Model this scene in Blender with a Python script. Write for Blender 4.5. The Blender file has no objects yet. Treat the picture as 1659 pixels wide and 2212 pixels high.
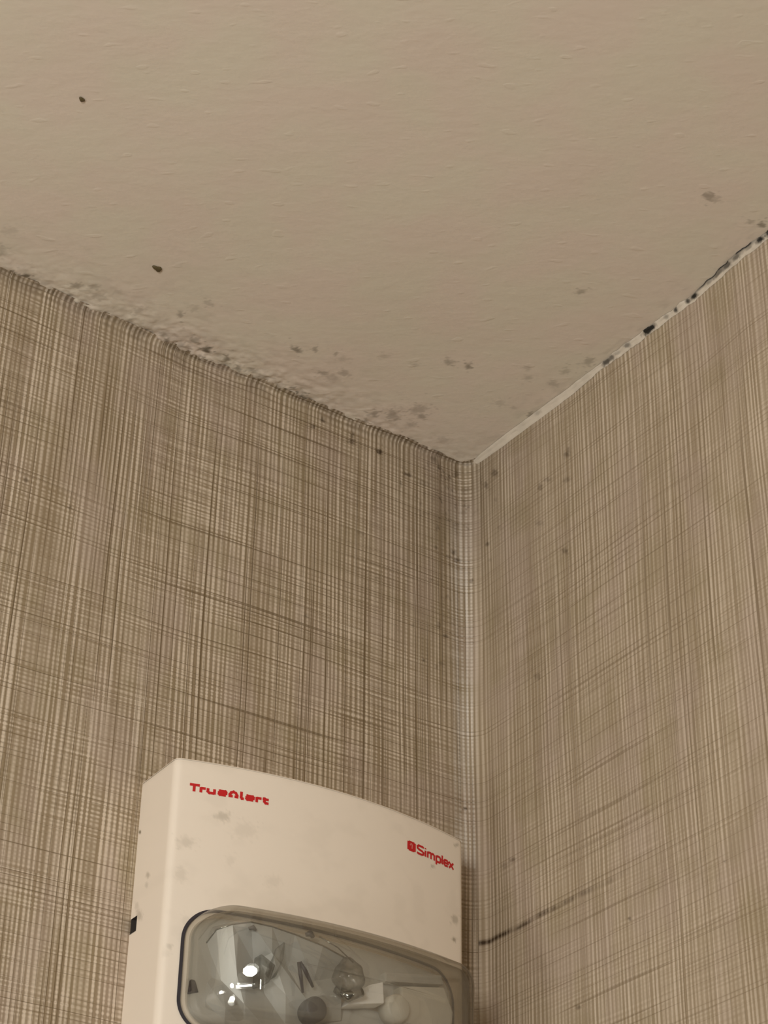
import bpy, bmesh, math
import numpy as np
from mathutils import Vector, Matrix

SC = bpy.context.scene
COL = SC.collection
H = 2.4                                   # ceiling height; the room corner stands at x = 0, y = 0

# ---------------------------------------------------------------- camera, world, lamps, exposure
cam_data = bpy.data.cameras.new('camera')
cam_data.sensor_fit = 'HORIZONTAL'
cam_data.sensor_width = 36.0
cam_data.lens = 36.0 * 4461.75 / 1659.0
cam_data.clip_start = 0.01
cam = bpy.data.objects.new('camera', cam_data)
COL.objects.link(cam)
cR = Vector((0.8343811, -0.55108382, 0.01071456))
cU = Vector((-0.30729607, -0.44895523, 0.83905204))
cF = Vector((0.45757765, 0.70338171, 0.54394565))
cam.matrix_world = Matrix(((cR.x, cU.x, -cF.x, -0.43378), (cR.y, cU.y, -cF.y, -0.59743),
                           (cR.z, cU.z, -cF.z, H - 0.50236), (0, 0, 0, 1)))
SC.camera = cam

world = bpy.data.worlds.new('world')
SC.world = world
world.use_nodes = True
wb = world.node_tree.nodes['Background']
wb.inputs[0].default_value = (1.0, 0.96, 0.90, 1)
wb.inputs[1].default_value = 0.05


def lamp(name, loc, target, size, power, colour):
    d = bpy.data.lights.new(name, 'AREA')
    d.shape = 'DISK'; d.size = size; d.energy = power; d.color = colour
    o = bpy.data.objects.new(name, d); COL.objects.link(o)
    o.location = loc
    o.rotation_euler = (Vector(target) - Vector(loc)).to_track_quat('-Z', 'Y').to_euler()
    return o


lamp('key_lamp', (-0.75, -0.75, H - 0.35), (-0.08, -0.06, H - 0.12), 0.20, 4.4, (1.0, 0.985, 0.955))  # unseen key light, its place and power fitted to the brightness
lamp('side_fill', (-1.20, -0.30, H - 0.60), (-0.08, -0.06, H - 0.12), 0.20, 2.3, (1.0, 0.985, 0.955))  # unseen fill from the side, added to balance the brightness
lamp('up_fill', (-0.80, -0.80, H - 1.20), (-0.10, -0.10, H), 0.40, 1.0, (1.0, 0.985, 0.955))  # unseen fill from below, added to lift the ceiling

SC.view_settings.view_transform = 'Standard'
SC.view_settings.look = 'None'
SC.view_settings.exposure = 0.0
SC.view_settings.gamma = 1.0
SC.view_settings.use_curve_mapping = False

# ---------------------------------------------------------------- helpers
CEIL_MARKS = [(-239.9,-106.3,0.9,0.66,0.5,-0.45,1.01),(-29.7,-188.9,0.45,1.92,1.43,-1.3,1.65),(-26.6,-188.6,0.25,1.57,1.18,-1.07,1.35),(-3.7,-187.9,0.6,1.33,1.18,-0.9,1.3),(-34.6,-120.3,0.35,1.57,1.03,-1.07,1.32),(-105.9,-27.8,0.6,1.94,0.4,0.4,1.94),(-99.5,-31.8,0.4,1.48,0.45,-0.01,1.36),(-91.6,-34.2,0.35,0.61,0.65,-0.42,1.03),(-50.8,-54.6,0.4,1.75,1.26,-1.19,1.8),(-42.4,-56.9,0.55,1.67,0.59,0.15,1.74),(-88.7,-20.1,0.4,2.62,0.61,0,1.82),(-81.3,-25.2,0.32,1.96,1.33,-1.34,2.09),(-83.7,-20.2,0.25,3.68,1.33,-1.03,2.8),(-56,-8.2,0.45,1.81,1.29,-1.24,1.97),(-49.1,-11.7,0.4,2.82,2.04,-1.93,3.06),(-42.2,-21.2,0.32,2.96,2.2,-3.94,2.54),(-38.3,-17.9,0.42,1.71,1.12,-1.17,1.64),(-55.8,-1.5,0.45,0.96,1.09,-0.66,1.68),(-38.8,-10.3,0.28,0.84,1.7,-3.14,1.41),(-93.2,-4.8,0.55,1.41,0.58,-0.17,1.48),(-86.3,-1,0.8,3.1,0.81,0.04,2.43),(-190.2,-17.6,0.35,1.57,0.97,-1.07,1.92),(-196.3,-14.1,0.4,2.61,0.85,-1.77,1.73),(-186.9,-13,0.25,2.51,1.09,-1.71,2.17),(-181.3,-19.6,0.22,1.88,0.83,-1.28,1.61),(-154.7,-21,0.42,1.64,-0.06,0.87,2.02),(-169.3,-13.9,0.25,1.03,1.33,-2.9,1.3),(-151.9,-27.1,0.2,0.9,1.22,-2.59,1.15),(-149.3,-33.4,0.25,2.54,0.28,0.53,1.69),(-207.4,-8.6,0.3,1.66,0.69,-1.13,1.44),(-215.4,-7.9,0.8,1.3,1.17,-2.63,1.4),(-219.3,-7.2,0.7,2.5,0.32,0.02,1.58),(-169.9,-7.2,0.4,1.4,0.34,0.01,1.37),(-160.4,-4.8,0.4,2.18,0.42,0.02,1.6),(-154.1,-6.6,0.4,2.37,0.59,-0.3,1.79),(-151.5,-3.7,0.6,1.46,-0.05,0.8,1.83),(-135.6,-7.2,0.85,2.32,0.81,-0.29,2.32),(-142.4,-9.9,0.5,2.91,0.33,0.66,1.97),(-145.5,-4.1,0.4,2.4,0.61,-0.3,1.81),(-125.7,-6.6,0.6,2.03,0.56,0.25,2.35),(-130.3,-7.2,0.3,2.37,0.29,0.54,1.6),(-118.7,-3.8,0.55,2.04,0.55,0.02,1.83),(-113.3,-5.7,0.4,2.3,0.5,0.02,1.64),(-107,-4.3,0.35,2.6,0.58,0.03,1.86),(-99.1,-2,0.45,2.62,0.75,0.03,2.33),(-2.2,-44.5,0.5,1.52,0.17,0.66,1.58),(-18.4,-64.6,0.25,1.11,1.55,-2.03,1.46),(-7,-66.7,0.28,1.72,1.42,-1.17,1.86),(-8.5,-76.3,0.28,1.18,1.45,-2.18,1.31),(-4.6,-86.4,0.35,1.32,1.91,-2.43,1.71),(-10.7,-44.7,0.2,0.95,1.17,-0.65,1.58),(-229.6,-17.2,0.3,2.63,1.59,-1.78,3.47),(-231.2,-28.9,0.15,2.82,1.1,-1.91,2.38),(-8.1,-186.5,0.3,1.2,0.99,-0.81,1.1),(-87.2,-32.8,0.16,2.17,1.17,-1.48,1.83),(-74.2,-43.5,0.18,1.73,0.95,-1.18,1.44),(-60.8,-45.2,0.2,1.53,0.86,-1.04,1.27),(-22.2,-69.6,0.2,0.92,1.12,-0.63,1.49),(-17.4,-44.1,0.18,2.23,1.36,-1.52,1.86),(-21.1,-9.3,0.2,2.99,1,-0.36,2.13)]
TRIM_MARKS = [(-117.4,-1.1,1.2,-4.94,-1.39,-0.54,-2.92),(-91.5,0.9,0.85,-4.15,-1.2,-0.45,-2.4),(-95,1,0.7,-2.39,-0.92,-0.26,-1.84),(-104.6,0,0.6,-2.4,-0.82,-0.37,-1.82),(-143.1,-1.6,1,-3.28,-0.99,-0.36,-2.21),(-139.5,-1.9,0.9,-1.78,0.15,-1.18,-1.48),(-132.7,-2.1,0.9,-1.55,0.13,-1.02,-1.28),(-127.2,-1.3,0.4,-1.31,0.1,-0.86,-1.07),(-158.3,-2.1,0.7,-5.57,-1.13,-0.62,-2.63),(-164,-2,0.8,-3.63,-0.95,-0.41,-2.24),(-169.9,-2.9,0.7,-3.59,-0.93,-0.4,-2.22),(-176.4,-2.3,0.5,-2.37,-0.61,-0.27,-1.48),(-182.2,-1.8,1,-2.5,-0.71,-0.29,-1.74),(-187,-1.6,1,-3.3,-0.92,-0.38,-2.31),(-152.9,-2.5,0.5,-3.09,-0.82,-0.34,-1.88),(-98.6,-2.4,0.3,-1.94,0.12,-1.23,-1.54),(-48.2,-3.1,0.2,-2.16,0.08,-1.28,-1.6)]
LEFT_MARKS = [(-75.3,-5.5,0.8,1.47,0.04,0.59,-1.27),(-80.1,-10.5,0.7,1.21,0.04,0.48,-1.05),(-60.5,-7.1,0.6,1.37,0.03,0.54,-1.4),(-60.8,-10.3,0.6,2.23,0.03,0.88,-1.52),(-47,-10.3,0.95,1.65,-0.36,0.14,-1.43),(-19.4,-2.7,0.55,2.47,-0.42,0.22,-1.53),(-32.5,-16.2,0.65,2.84,0.01,1.08,-1.57),(-36,-22.2,0.6,0.74,0.01,0.28,-1.83),(-24.2,-17.3,0.4,4.5,-0.67,0.36,-2.48),(-14.7,-10.2,0.4,2.33,-0.45,0.2,-1.61),(-7.4,-6.7,0.55,2.14,-0.02,0.81,-1.75),(-9,-46.5,0.75,1.42,-0.01,0.5,-1.37),(-7.9,-49.9,0.65,2.22,-0.57,-0.08,-1.53),(-11.9,-49.8,0.4,1.93,-0.49,-0.07,-1.34),(-17.4,-84.4,0.6,1.15,-0.01,0.37,-1.55),(-14,-88.5,0.6,1.66,-0.32,0.06,-1.08),(-18.7,-104.4,0.35,1.21,-0.01,0.38,-1.41),(-16.4,-102,0.3,2.13,-0.54,-0.13,-1.41),(-24.9,-103.2,0.7,0.9,0,0.28,-0.84),(-33.1,-117.6,0.1,1.32,0.01,0.4,-1.23),(-80.3,-101.1,0.4,1.43,-0.19,0.05,-0.76),(-47.9,-72.7,0.3,1.36,0.01,0.46,-0.88),(-56.1,-54.2,0.3,2.42,-0.34,0.15,-1.32),(-27.7,-60.9,0.35,0.92,0,0.32,-0.89),(-20.8,-64,0.45,0.92,-0,0.32,-0.89),(-12.7,-69.1,0.5,0.93,-0.01,0.31,-0.89),(-12.3,-76.2,0.5,0.78,-0.01,0.26,-1.05),(-30.3,-89,0.3,1.12,0,0.36,-1.07),(-18.4,-47.5,0.5,1.17,-0,0.41,-1.13),(-25.9,-28.5,0.45,0.98,0,0.36,-1.38),(-26.1,-34.3,0.4,0.94,0,0.34,-0.92),(-2.3,-59.5,0.6,0.95,-0.01,0.32,-0.9),(-0.5,-63.8,0.6,0.85,-0.02,0.29,-1),(-0.5,-91.9,0.7,0.93,-0.01,0.29,-0.87),(-6,-163.1,1,0.99,-0.01,0.26,-0.88),(-8.9,-32.7,0.4,1.72,-0.24,0.29,-1.2),(-5.2,-25.5,0.4,2.32,-0.33,0.4,-1.62),(-19.5,-23.8,0.3,1.42,-0,0.53,-1.4),(-184,-90,0.35,1.09,0.12,0.4,-1.17),(-202.2,-85.2,0.5,0.89,0.11,0.33,-0.97),(-114,-62.1,0.4,0.82,0.05,0.3,-0.84),(-3.9,-14.4,0.35,2.93,-0.04,1.1,-2.86),(2.3,-7.3,0.45,3.46,-0.06,1.31,-3.37),(-15.9,-17.7,0.3,3.24,-0.49,0.26,-1.78)]
RIGHT_MARKS = [(-63.5,-29.8,0.55,-2.35,0.11,-1.33,-1.75),(-64.5,-28.1,0.4,-1.04,0.09,-0.59,-1.55),(-60.2,-74.2,0.55,-1.86,0.08,-0.96,-1.35),(-16.6,-13.1,0.65,-2.93,0.07,-1.63,-2.09),(-10.5,-16.3,0.6,-2.29,0.08,-1.26,-2.69),(-46.2,-36.4,0.5,-1.77,0.09,-0.97,-1.84),(-10.6,-45.6,0.65,-1.94,0.04,-1,-1.34),(-62.7,-41.8,0.35,-2.7,-0.75,-0.49,-1.67),(-45.3,-53.4,0.25,-3.3,0.08,-1.74,-1.58),(-50.9,-35.2,0.35,-3.09,-0.7,-0.57,-1.53),(-40.5,-120.9,0.35,-2.73,0.08,-1.22,-1.7),(-22.1,-190.7,0.5,-2.22,-0.59,-0.22,-1.23),(-16.8,-191.2,0.25,-2.57,-0.81,-0.09,-1.37),(1.7,-218.2,1.15,-3.92,-1.05,-0.04,-1.66),(-57.5,-257.7,0.5,-1.03,1.12,-0.99,-0.37),(-135.9,-231.6,0.6,-0.65,0.05,-0.23,-0.46),(-87.1,-235.4,0.7,-0.96,0.06,-0.32,-0.65),(-12,-54,0.3,-1.6,0.03,-0.81,-1.11),(-16.8,-26.8,0.35,-1.94,0.04,-1.05,-1.37),(-18.9,-41.7,0.3,-1.91,0.04,-1.01,-1.34)]
DEV_MARKS = [(-43.4,19.4,0.4,2.4,0.09,-0.42,1.6),(-54.8,30.9,0.26,2.4,0.11,-0.36,1.75),(-55.5,42.2,0.2,1.87,0.16,-0.26,2.54),(-69.6,29.2,0.9,0.45,0.06,-0.05,0.85),(55.2,32.2,0.5,1.95,-0.02,-0.64,1.89),(54.6,39.9,0.85,1.15,-0.01,-0.37,0.78),(43.2,15.9,0.5,0.96,-0,-0.32,0.71),(56.3,3,0.6,0.93,-0.01,-0.34,0.64),(-57.3,67.7,0.3,0.87,0.06,-0.11,0.94),(-35.1,23.1,0.14,4,0.13,-0.76,2.74),(-24.4,39.5,0.13,2.97,0.08,-0.59,1.82),(-39.4,34.8,0.12,1.58,0.09,-0.27,1.65),(-53.1,58.1,0.15,1.27,-0.41,0.36,1.39),(-58.6,69.9,0.12,1.44,0.1,-0.18,1.55),(-63.3,74.3,0,0.01,0,-0,0.02)]
SIDE_MARKS = [(-1.4,-209.3,0.9,-1.12,-0.15,-0.41,-0.95),(-10.4,-228.3,0.4,-1.62,-0.21,-0.56,-1.36),(-10,-231.8,0.25,-1.35,-0.18,-0.46,-1.13),(-6.2,-241.2,0.35,-2.69,-0.36,-0.89,-2.23),(-3.8,-237.1,0.2,-1.99,-0.32,-0.66,-1.97)]



def lattice(ix, iy, seed):
    n = (ix.astype(np.int64) * 374761393 + iy.astype(np.int64) * 668265263 + seed * 1274126177) & 0xFFFFFFFF
    n = ((n ^ (n >> 13)) * 1274126177) & 0xFFFFFFFF
    return ((n ^ (n >> 16)) & 0xFFFF) / 65535.0


def noise2(x, y, seed=0):
    ix = np.floor(x); iy = np.floor(y); fx = x - ix; fy = y - iy
    fx = fx * fx * (3 - 2 * fx); fy = fy * fy * (3 - 2 * fy)
    a = lattice(ix, iy, seed); b = lattice(ix + 1, iy, seed)
    c = lattice(ix, iy + 1, seed); d = lattice(ix + 1, iy + 1, seed)
    return (a * (1 - fx) + b * fx) * (1 - fy) + (c * (1 - fx) + d * fx) * fy


def fbm(x, y, seed=0, octs=4):
    s = 0; a = 0.5; t = 0
    for k in range(octs):
        s = s + a * noise2(x * 2 ** k, y * 2 ** k, seed + 17 * k); t += a; a *= 0.55
    return s / t


def sstep(a, b, x):
    t = np.clip((x - a) / (b - a), 0, 1)
    return t * t * (3 - 2 * t)


def marks(u, v, table, grow=1.0, ragged=0.55):
    """soft stains: (u, v, strength, 2x2 half axes) in millimetres, with ragged outlines"""
    out = np.zeros_like(u)
    for (cu, cv, s, a, b, c, d) in table:
        det = a * d - b * c
        if abs(det) < 1e-6:
            continue
        R = 3.0 * max(abs(a) + abs(b), abs(c) + abs(d)) * grow
        m = (abs(u - cu) < R) & (abs(v - cv) < R)
        if not m.any():
            continue
        du = (u[m] - cu) / grow; dv = (v[m] - cv) / grow
        p = (d * du - b * dv) / det; q = (-c * du + a * dv) / det
        rr = np.sqrt(p * p + q * q)
        rr = rr * (1 + ragged * (fbm(u[m] * 1.1 + cu, v[m] * 1.1, 5, 3) - 0.5) * 2)
        out[m] = np.maximum(out[m], s * (1 - sstep(0.35, 1.25, rr)))
    return out


def grid_mesh(name, P, UV=None, attrs=None, flip=False):
    """P: (n, m, 3) array of points -> smooth quad mesh with a UV map in metres and float attributes"""
    n, m = P.shape[:2]
    me = bpy.data.meshes.new(name)
    idx = np.arange(n * m).reshape(n, m)
    q = np.stack([idx[:-1, :-1], idx[1:, :-1], idx[1:, 1:], idx[:-1, 1:]], -1).reshape(-1, 4)
    if flip:
        q = q[:, ::-1]
    me.vertices.add(n * m); me.vertices.foreach_set('co', P.reshape(-1).astype(np.float32))
    me.loops.add(q.size); me.loops.foreach_set('vertex_index', q.reshape(-1).astype(np.int32))
    me.polygons.add(len(q)); me.polygons.foreach_set('loop_start', np.arange(0, q.size, 4, dtype=np.int32))
    me.polygons.foreach_set('loop_total', np.full(len(q), 4, dtype=np.int32))
    me.update(calc_edges=True)
    me.polygons.foreach_set('use_smooth', np.ones(len(q), dtype=bool))
    if UV is not None:
        uv = me.uv_layers.new(name='metres')
        uv.data.foreach_set('uv', UV.reshape(-1, 2)[q.reshape(-1)].reshape(-1).astype(np.float32))
    for k, a in (attrs or {}).items():
        at = me.attributes.new(k, 'FLOAT', 'POINT')
        at.data.foreach_set('value', a.reshape(-1).astype(np.float32))
    me.validate()
    return me


def obj(name, me, mat=None, parent=None, label=None, cat=None, kind=None, group=None):
    o = bpy.data.objects.new(name, me); COL.objects.link(o)
    if mat is not None and me is not None:
        me.materials.append(mat)
    if parent is not None:
        o.parent = parent
    for k, v in (('label', label), ('category', cat), ('kind', kind), ('group', group)):
        if v:
            o[k] = v
    return o


def bm_mesh(name, bm, smooth=True):
    bmesh.ops.recalc_face_normals(bm, faces=bm.faces)
    me = bpy.data.meshes.new(name); bm.to_mesh(me); bm.free()
    if smooth:
        for p in me.polygons:
            p.use_smooth = True
    return me


class NT:
    """short-hand for building a node tree"""

    def __init__(self, name):
        self.m = bpy.data.materials.new(name); self.m.use_nodes = True
        self.t = self.m.node_tree; self.t.nodes.clear()

    def n(self, typ, ins=None, **kw):
        nd = self.t.nodes.new(typ)
        for k, v in kw.items():
            setattr(nd, k, v)
        for k, v in (ins or {}).items():
            s = nd.inputs[k]
            if isinstance(v, bpy.types.NodeSocket):
                self.t.links.new(v, s)
            else:
                s.default_value = v
        return nd

    def math(self, op, a, b=0.0, c=0.0, clamp=False):
        return self.n('ShaderNodeMath', {0: a, 1: b, 2: c}, operation=op, use_clamp=clamp).outputs[0]

    def smooth(self, x, lo, hi):
        return self.n('ShaderNodeMapRange', {0: x, 1: lo, 2: hi, 3: 0.0, 4: 1.0}, interpolation_type='SMOOTHSTEP').outputs[0]

    def mix(self, f, a, b, blend='MIX'):
        nd = self.n('ShaderNodeMix', None, data_type='RGBA', blend_type=blend)
        for s, v in ((nd.inputs[0], f), (nd.inputs[6], a), (nd.inputs[7], b)):
            if isinstance(v, bpy.types.NodeSocket):
                self.t.links.new(v, s)
            else:
                s.default_value = v
        return nd.outputs[2]

    def vec(self, x, y, z=0.0):
        return self.n('ShaderNodeCombineXYZ', {0: x, 1: y, 2: z}).outputs[0]

    def noise(self, v, detail=0.0, scale=1.0, rough=0.5):
        return self.n('ShaderNodeTexNoise', {'Vector': v, 'Scale': scale, 'Detail': detail, 'Roughness': rough}, noise_dimensions='2D').outputs[0]

    def attr(self, name):
        return self.n('ShaderNodeAttribute', None, attribute_name=name).outputs['Fac']

    def out(self, sh):
        self.n('ShaderNodeOutputMaterial', {'Surface': sh})
        return self.m

    def uv(self):
        u = self.n('ShaderNodeUVMap', None, uv_map='metres').outputs[0]
        s = self.n('ShaderNodeSeparateXYZ', {0: u})
        return s.outputs[0], s.outputs[1]


def srgb(r, g, b):
    f = lambda c: (c / 255 / 12.92) if c / 255 <= 0.04045 else ((c / 255 + 0.055) / 1.055) ** 2.4
    return (f(r), f(g), f(b), 1.0)


# ---------------------------------------------------------------- materials
PAPER_LO, PAPER_HI, PAPER_DK = (144, 125, 97), (222, 206, 184), (100, 80, 50)


def wallpaper(name, cross, dark_h, dark_v, contrast=1.0):
    """woven linen-look vinyl: fine upright threads, finer level threads, irregular dark threads both ways"""
    T = NT(name)
    M = T.math
    u, v = T.uv()
    wob = M('MULTIPLY', M('SUBTRACT', T.noise(T.vec(M('MULTIPLY', u, 22), M('MULTIPLY', v, 7)), 1.0), 0.5), 0.0022)
    u2 = M('ADD', u, wob)
    wob2 = M('MULTIPLY', M('SUBTRACT', T.noise(T.vec(M('MULTIPLY', u, 14), M('MULTIPLY', v, 30)), 1.0), 0.5), 0.0014)
    v2 = M('ADD', v, wob2)

    def nz(fu, fv, detail=0.0, a=u2, b=v2, du=0.0):
        return T.noise(T.vec(M('ADD', M('MULTIPLY', a, fu), du), M('MULTIPLY', b, fv)), detail)
    # light upright threads, nearly regular, each one coming and going along its length
    su = M('SINE', M('ADD', M('MULTIPLY', u2, 2 * math.pi / 0.00205), M('MULTIPLY', nz(160, 2), 6.0)))
    nu = M('SUBTRACT', nz(700, 16, 1.0), 0.5)
    warp = M('ADD', M('MULTIPLY', su, 0.36), M('MULTIPLY', nu, 1.0))
    sv = M('SINE', M('ADD', M('MULTIPLY', v2, 2 * math.pi / 0.00165), M('MULTIPLY', nz(5, 190, 0, u2, v2, 3.1), 6.0)))
    nv = M('SUBTRACT', nz(45, 800, 1.0, u2, v2, 7.7), 0.5)
    weft = M('ADD', M('MULTIPLY', sv, 0.24), M('MULTIPLY', nv, 0.9))
    amp_u = M('ADD', 0.6, M('MULTIPLY', T.smooth(nz(140, 10, 1.0, u2, v2, 1.7), 0.32, 0.68), 0.95))
    amp_v = M('ADD', 0.25, M('MULTIPLY', T.smooth(nz(16, 130, 1.0, u2, v2, 5.3), 0.35, 0.65), 0.95))
    light = M('ADD', M('MULTIPLY', warp, amp_u), M('MULTIPLY', M('MULTIPLY', weft, amp_v), cross * 0.8))
    light = M('ADD', light, M('MULTIPLY', M('MULTIPLY', su, sv), 0.10 * cross))
    lf = T.smooth(light, -0.50, 0.78)
    lf = M('ADD', 0.30 * (1 - contrast), M('MULTIPLY', lf, contrast))
    base = T.mix(lf, srgb(*PAPER_LO), srgb(*PAPER_HI))
    # slow drifts of tone in the print: bands of upright threads, pinkish and olive patches
    bandn = nz(75, 5, 1.0, u2, v2, 11.0)
    base = T.mix(M('MULTIPLY', T.smooth(bandn, 0.50, 0.70), 0.30), base, srgb(*PAPER_LO))
    d1 = nz(46, 20, 2.0, u, v, 4.0)
    base = T.mix(M('MULTIPLY', T.smooth(d1, 0.45, 0.70), 0.30), base, srgb(178, 158, 146))
    d2 = nz(42, 42, 2.0, u, v, 9.0)
    base = T.mix(M('MULTIPLY', T.smooth(d2, 0.5, 0.75), 0.25), base, srgb(142, 128, 92))
    # dark threads
    kv = T.smooth(nz(1150, 4, 0, u2, v2, 21.0), 0.745, 0.80)
    kv = M('MAXIMUM', kv, M('MULTIPLY', T.smooth(nz(1700, 8, 0, u2, v2, 33.0), 0.71, 0.80), 0.65))
    kh = T.smooth(nz(6, 1150, 0, u2, v2, 41.0), 0.74, 0.80)
    kh = M('MAXIMUM', kh, M('MULTIPLY', T.smooth(nz(12, 1600, 0, u2, v2, 55.0), 0.72, 0.81), 0.7))
    dark = M('MAXIMUM', M('MULTIPLY', kv, dark_v), M('MULTIPLY', kh, dark_h))
    col = T.mix(dark, base, srgb(*PAPER_DK))
    col = T.mix(M('MULTIPLY', T.attr('pale_strip'), M('ADD', 0.0, M('MULTIPLY', lf, 0.85)), clamp=True), col, srgb(232, 226, 216))
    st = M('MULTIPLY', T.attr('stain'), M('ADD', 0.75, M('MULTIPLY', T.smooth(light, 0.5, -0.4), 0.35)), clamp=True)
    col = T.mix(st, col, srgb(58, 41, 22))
    hgt = M('SUBTRACT', M('MULTIPLY', lf, 0.5), M('MULTIPLY', dark, 0.5))
    bmp = T.n('ShaderNodeBump', {'Height': hgt, 'Distance': 0.0002, 'Strength': 0.4}).outputs[0]
    p = T.n('ShaderNodeBsdfPrincipled', {'Base Color': col, 'Roughness': 0.5, 'Normal': bmp, 'Specular IOR Level': 0.4})
    return T.out(p.outputs[0])


def plaster(name):
    T = NT(name)
    u, v = T.uv()
    a = 0.62                                              # roller strokes run aslant
    s = T.math('ADD', T.math('MULTIPLY', u, math.cos(a)), T.math('MULTIPLY', v, -math.sin(a)))
    t = T.math('ADD', T.math('MULTIPLY', u, math.sin(a)), T.math('MULTIPLY', v, math.cos(a)))
    n1 = T.noise(T.vec(T.math('MULTIPLY', s, 110), T.math('MULTIPLY', t, 200)), 2.0)
    n2 = T.noise(T.vec(T.math('MULTIPLY', s, 420), T.math('MULTIPLY', t, 620)), 2.0)
    n3 = T.smooth(T.noise(T.vec(T.math('MULTIPLY', s, 105), T.math('MULTIPLY', t, 230)), 1.0), 0.70, 0.82)
    h = T.math('ADD', T.math('ADD', T.math('MULTIPLY', n1, 0.40), T.math('MULTIPLY', n2, 0.10)), T.math('MULTIPLY', n3, 0.20))
    tone = T.noise(T.vec(T.math('MULTIPLY', u, 30), T.math('MULTIPLY', v, 30)), 3.0)
    col = T.mix(T.smooth(tone, 0.3, 0.7), srgb(222, 211, 190), srgb(224, 208, 190))
    st = T.math('MULTIPLY', T.attr('stain'), 1.0, clamp=True)
    col = T.mix(st, col, srgb(74, 63, 38))
    bmp = T.n('ShaderNodeBump', {'Height': h, 'Distance': 0.0006, 'Strength': 0.55}).outputs[0]
    p = T.n('ShaderNodeBsdfPrincipled', {'Base Color': col, 'Roughness': 0.6, 'Normal': bmp, 'Specular IOR Level': 0.3})
    return T.out(p.outputs[0])


def plain(name, col, rough=0.5, metal=0.0, spec=0.5, stain=None, coat=0.0, mottled=0.0):
    T = NT(name)
    c = col
    if mottled:
        tc = T.n('ShaderNodeTexCoord').outputs['Object']
        nz = T.n('ShaderNodeTexNoise', {'Vector': tc, 'Scale': 120.0, 'Detail': 3.0}).outputs[0]
        c = T.mix(T.math('MULTIPLY', T.smooth(nz, 0.35, 0.75), mottled), col, tuple(x * 0.55 for x in col[:3]) + (1,))
    if stain:
        c = T.mix(T.math('MULTIPLY', T.attr('stain'), 1.0, clamp=True), c, stain)
    p = T.n('ShaderNodeBsdfPrincipled', {'Base Color': c, 'Roughness': rough, 'Metallic': metal, 'Specular IOR Level': spec, 'Coat Weight': coat})
    return T.out(p.outputs[0])


def clear_plastic(name, tint, edge, ior=1.49, rough=0.02):
    """thin clear moulding: the slanting path through its wall is longer, so it takes away more light there"""
    T = NT(name)
    lw = T.n('ShaderNodeLayerWeight', {'Blend': 0.5}).outputs['Facing']
    k = T.math('POWER', lw, 1.25)
    tr = T.n('ShaderNodeBsdfTransparent', {'Color': T.mix(k, tint, edge)}).outputs[0]
    bend = T.n('ShaderNodeBsdfGlass', {'Color': T.mix(k, tint, edge), 'IOR': ior, 'Roughness': 0.0}).outputs[0]
    tr = T.n('ShaderNodeMixShader', {0: 0.16, 1: tr, 2: bend}).outputs[0]
    gl = T.n('ShaderNodeBsdfGlossy', {'Color': (1, 1, 1, 1), 'Roughness': rough}).outputs[0]
    r0 = ((ior - 1) / (ior + 1)) ** 2
    fr = T.math('ADD', r0, T.math('MULTIPLY', T.math('POWER', lw, 5.0), 0.55))
    return T.out(T.n('ShaderNodeMixShader', {0: fr, 1: tr, 2: gl}).outputs[0])


M_left = wallpaper('woven_wallpaper', 1.0, 0.66, 0.78, 0.88)
M_right = wallpaper('woven_wallpaper_right', 0.45, 0.36, 0.42, 0.62)
M_ceil = plaster('painted_ceiling')
M_caulk = plain('caulk', srgb(210, 197, 177), 0.55, stain=srgb(24, 22, 16), mottled=0.30)
M_house = plain('white_housing', srgb(236, 222, 203), 0.42, stain=srgb(104, 90, 60))
M_red = plain('red_ink', srgb(196, 22, 26), 0.45)
M_pale = plain('pale_ink', srgb(226, 150, 140), 0.45)
M_dark = plain('dark_slot', srgb(62, 54, 48), 0.6)
M_gasket = plain('gasket', srgb(48, 42, 46), 0.5)
M_lens = clear_plastic('clear_lens', (0.985, 0.985, 0.975, 1), (0.60, 0.57, 0.50, 1))
M_tube = clear_plastic('clear_glass', (0.92, 0.92, 0.91, 1), (0.42, 0.42, 0.40, 1), 1.6)
M_silver = plain('silver_reflector', srgb(180, 178, 170), 0.46, 0.3)
M_grey = plain('grey_tray', srgb(190, 186, 176), 0.4)
M_white = plain('white_ceramic', srgb(246, 244, 238), 0.3)
M_lead = plain('dark_lead', srgb(40, 32, 42), 0.4)
M_chrome = plain('chrome_cap', srgb(150, 150, 142), 0.12, 1.0)
M_panel = plain('pale_panel', srgb(204, 198, 184), 0.4)
M_screw = plain('grey_screw', srgb(92, 88, 84), 0.45)
M_mirror = plain('polished_metal', srgb(240, 240, 236), 0.06, 1.0)
M_floor = plain('carpet', srgb(150, 128, 100), 0.9, mottled=0.3)
M_speck = plain('speck', srgb(96, 82, 50), 0.6, mottled=0.4)

# ---------------------------------------------------------------- the room shell
mm = 0.001
STEP = 0.0007


def axis(lo, hi, far, step=STEP):
    """fine samples on [lo, hi] and a coarse run on to far"""
    fine = np.arange(lo, hi + step / 2, step)
    if far < lo:
        return np.concatenate([np.linspace(far, lo, 12)[:-1], fine])
    return fine


# slow bows of the two walls along their top edge (metres)
LX = np.array([-3.0, -224.7, -184.3, -141, -109, -84, -63, -40, -16, 0]) * mm
LX[0] = -3.0
LY = np.array([-6.5, -6.5, -3.8, 0.2, -0.2, 0.6, 1.2, 1.5, 1.8, 1.8]) * mm
RY = np.array([-3000, -185, -171, -142, -116, -88, -65, -27, 0]) * mm
RX = np.array([1.8, 1.8, 1.4, 3.3, 2.4, 1.5, 1.2, -0.2, -0.4]) * mm

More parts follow.
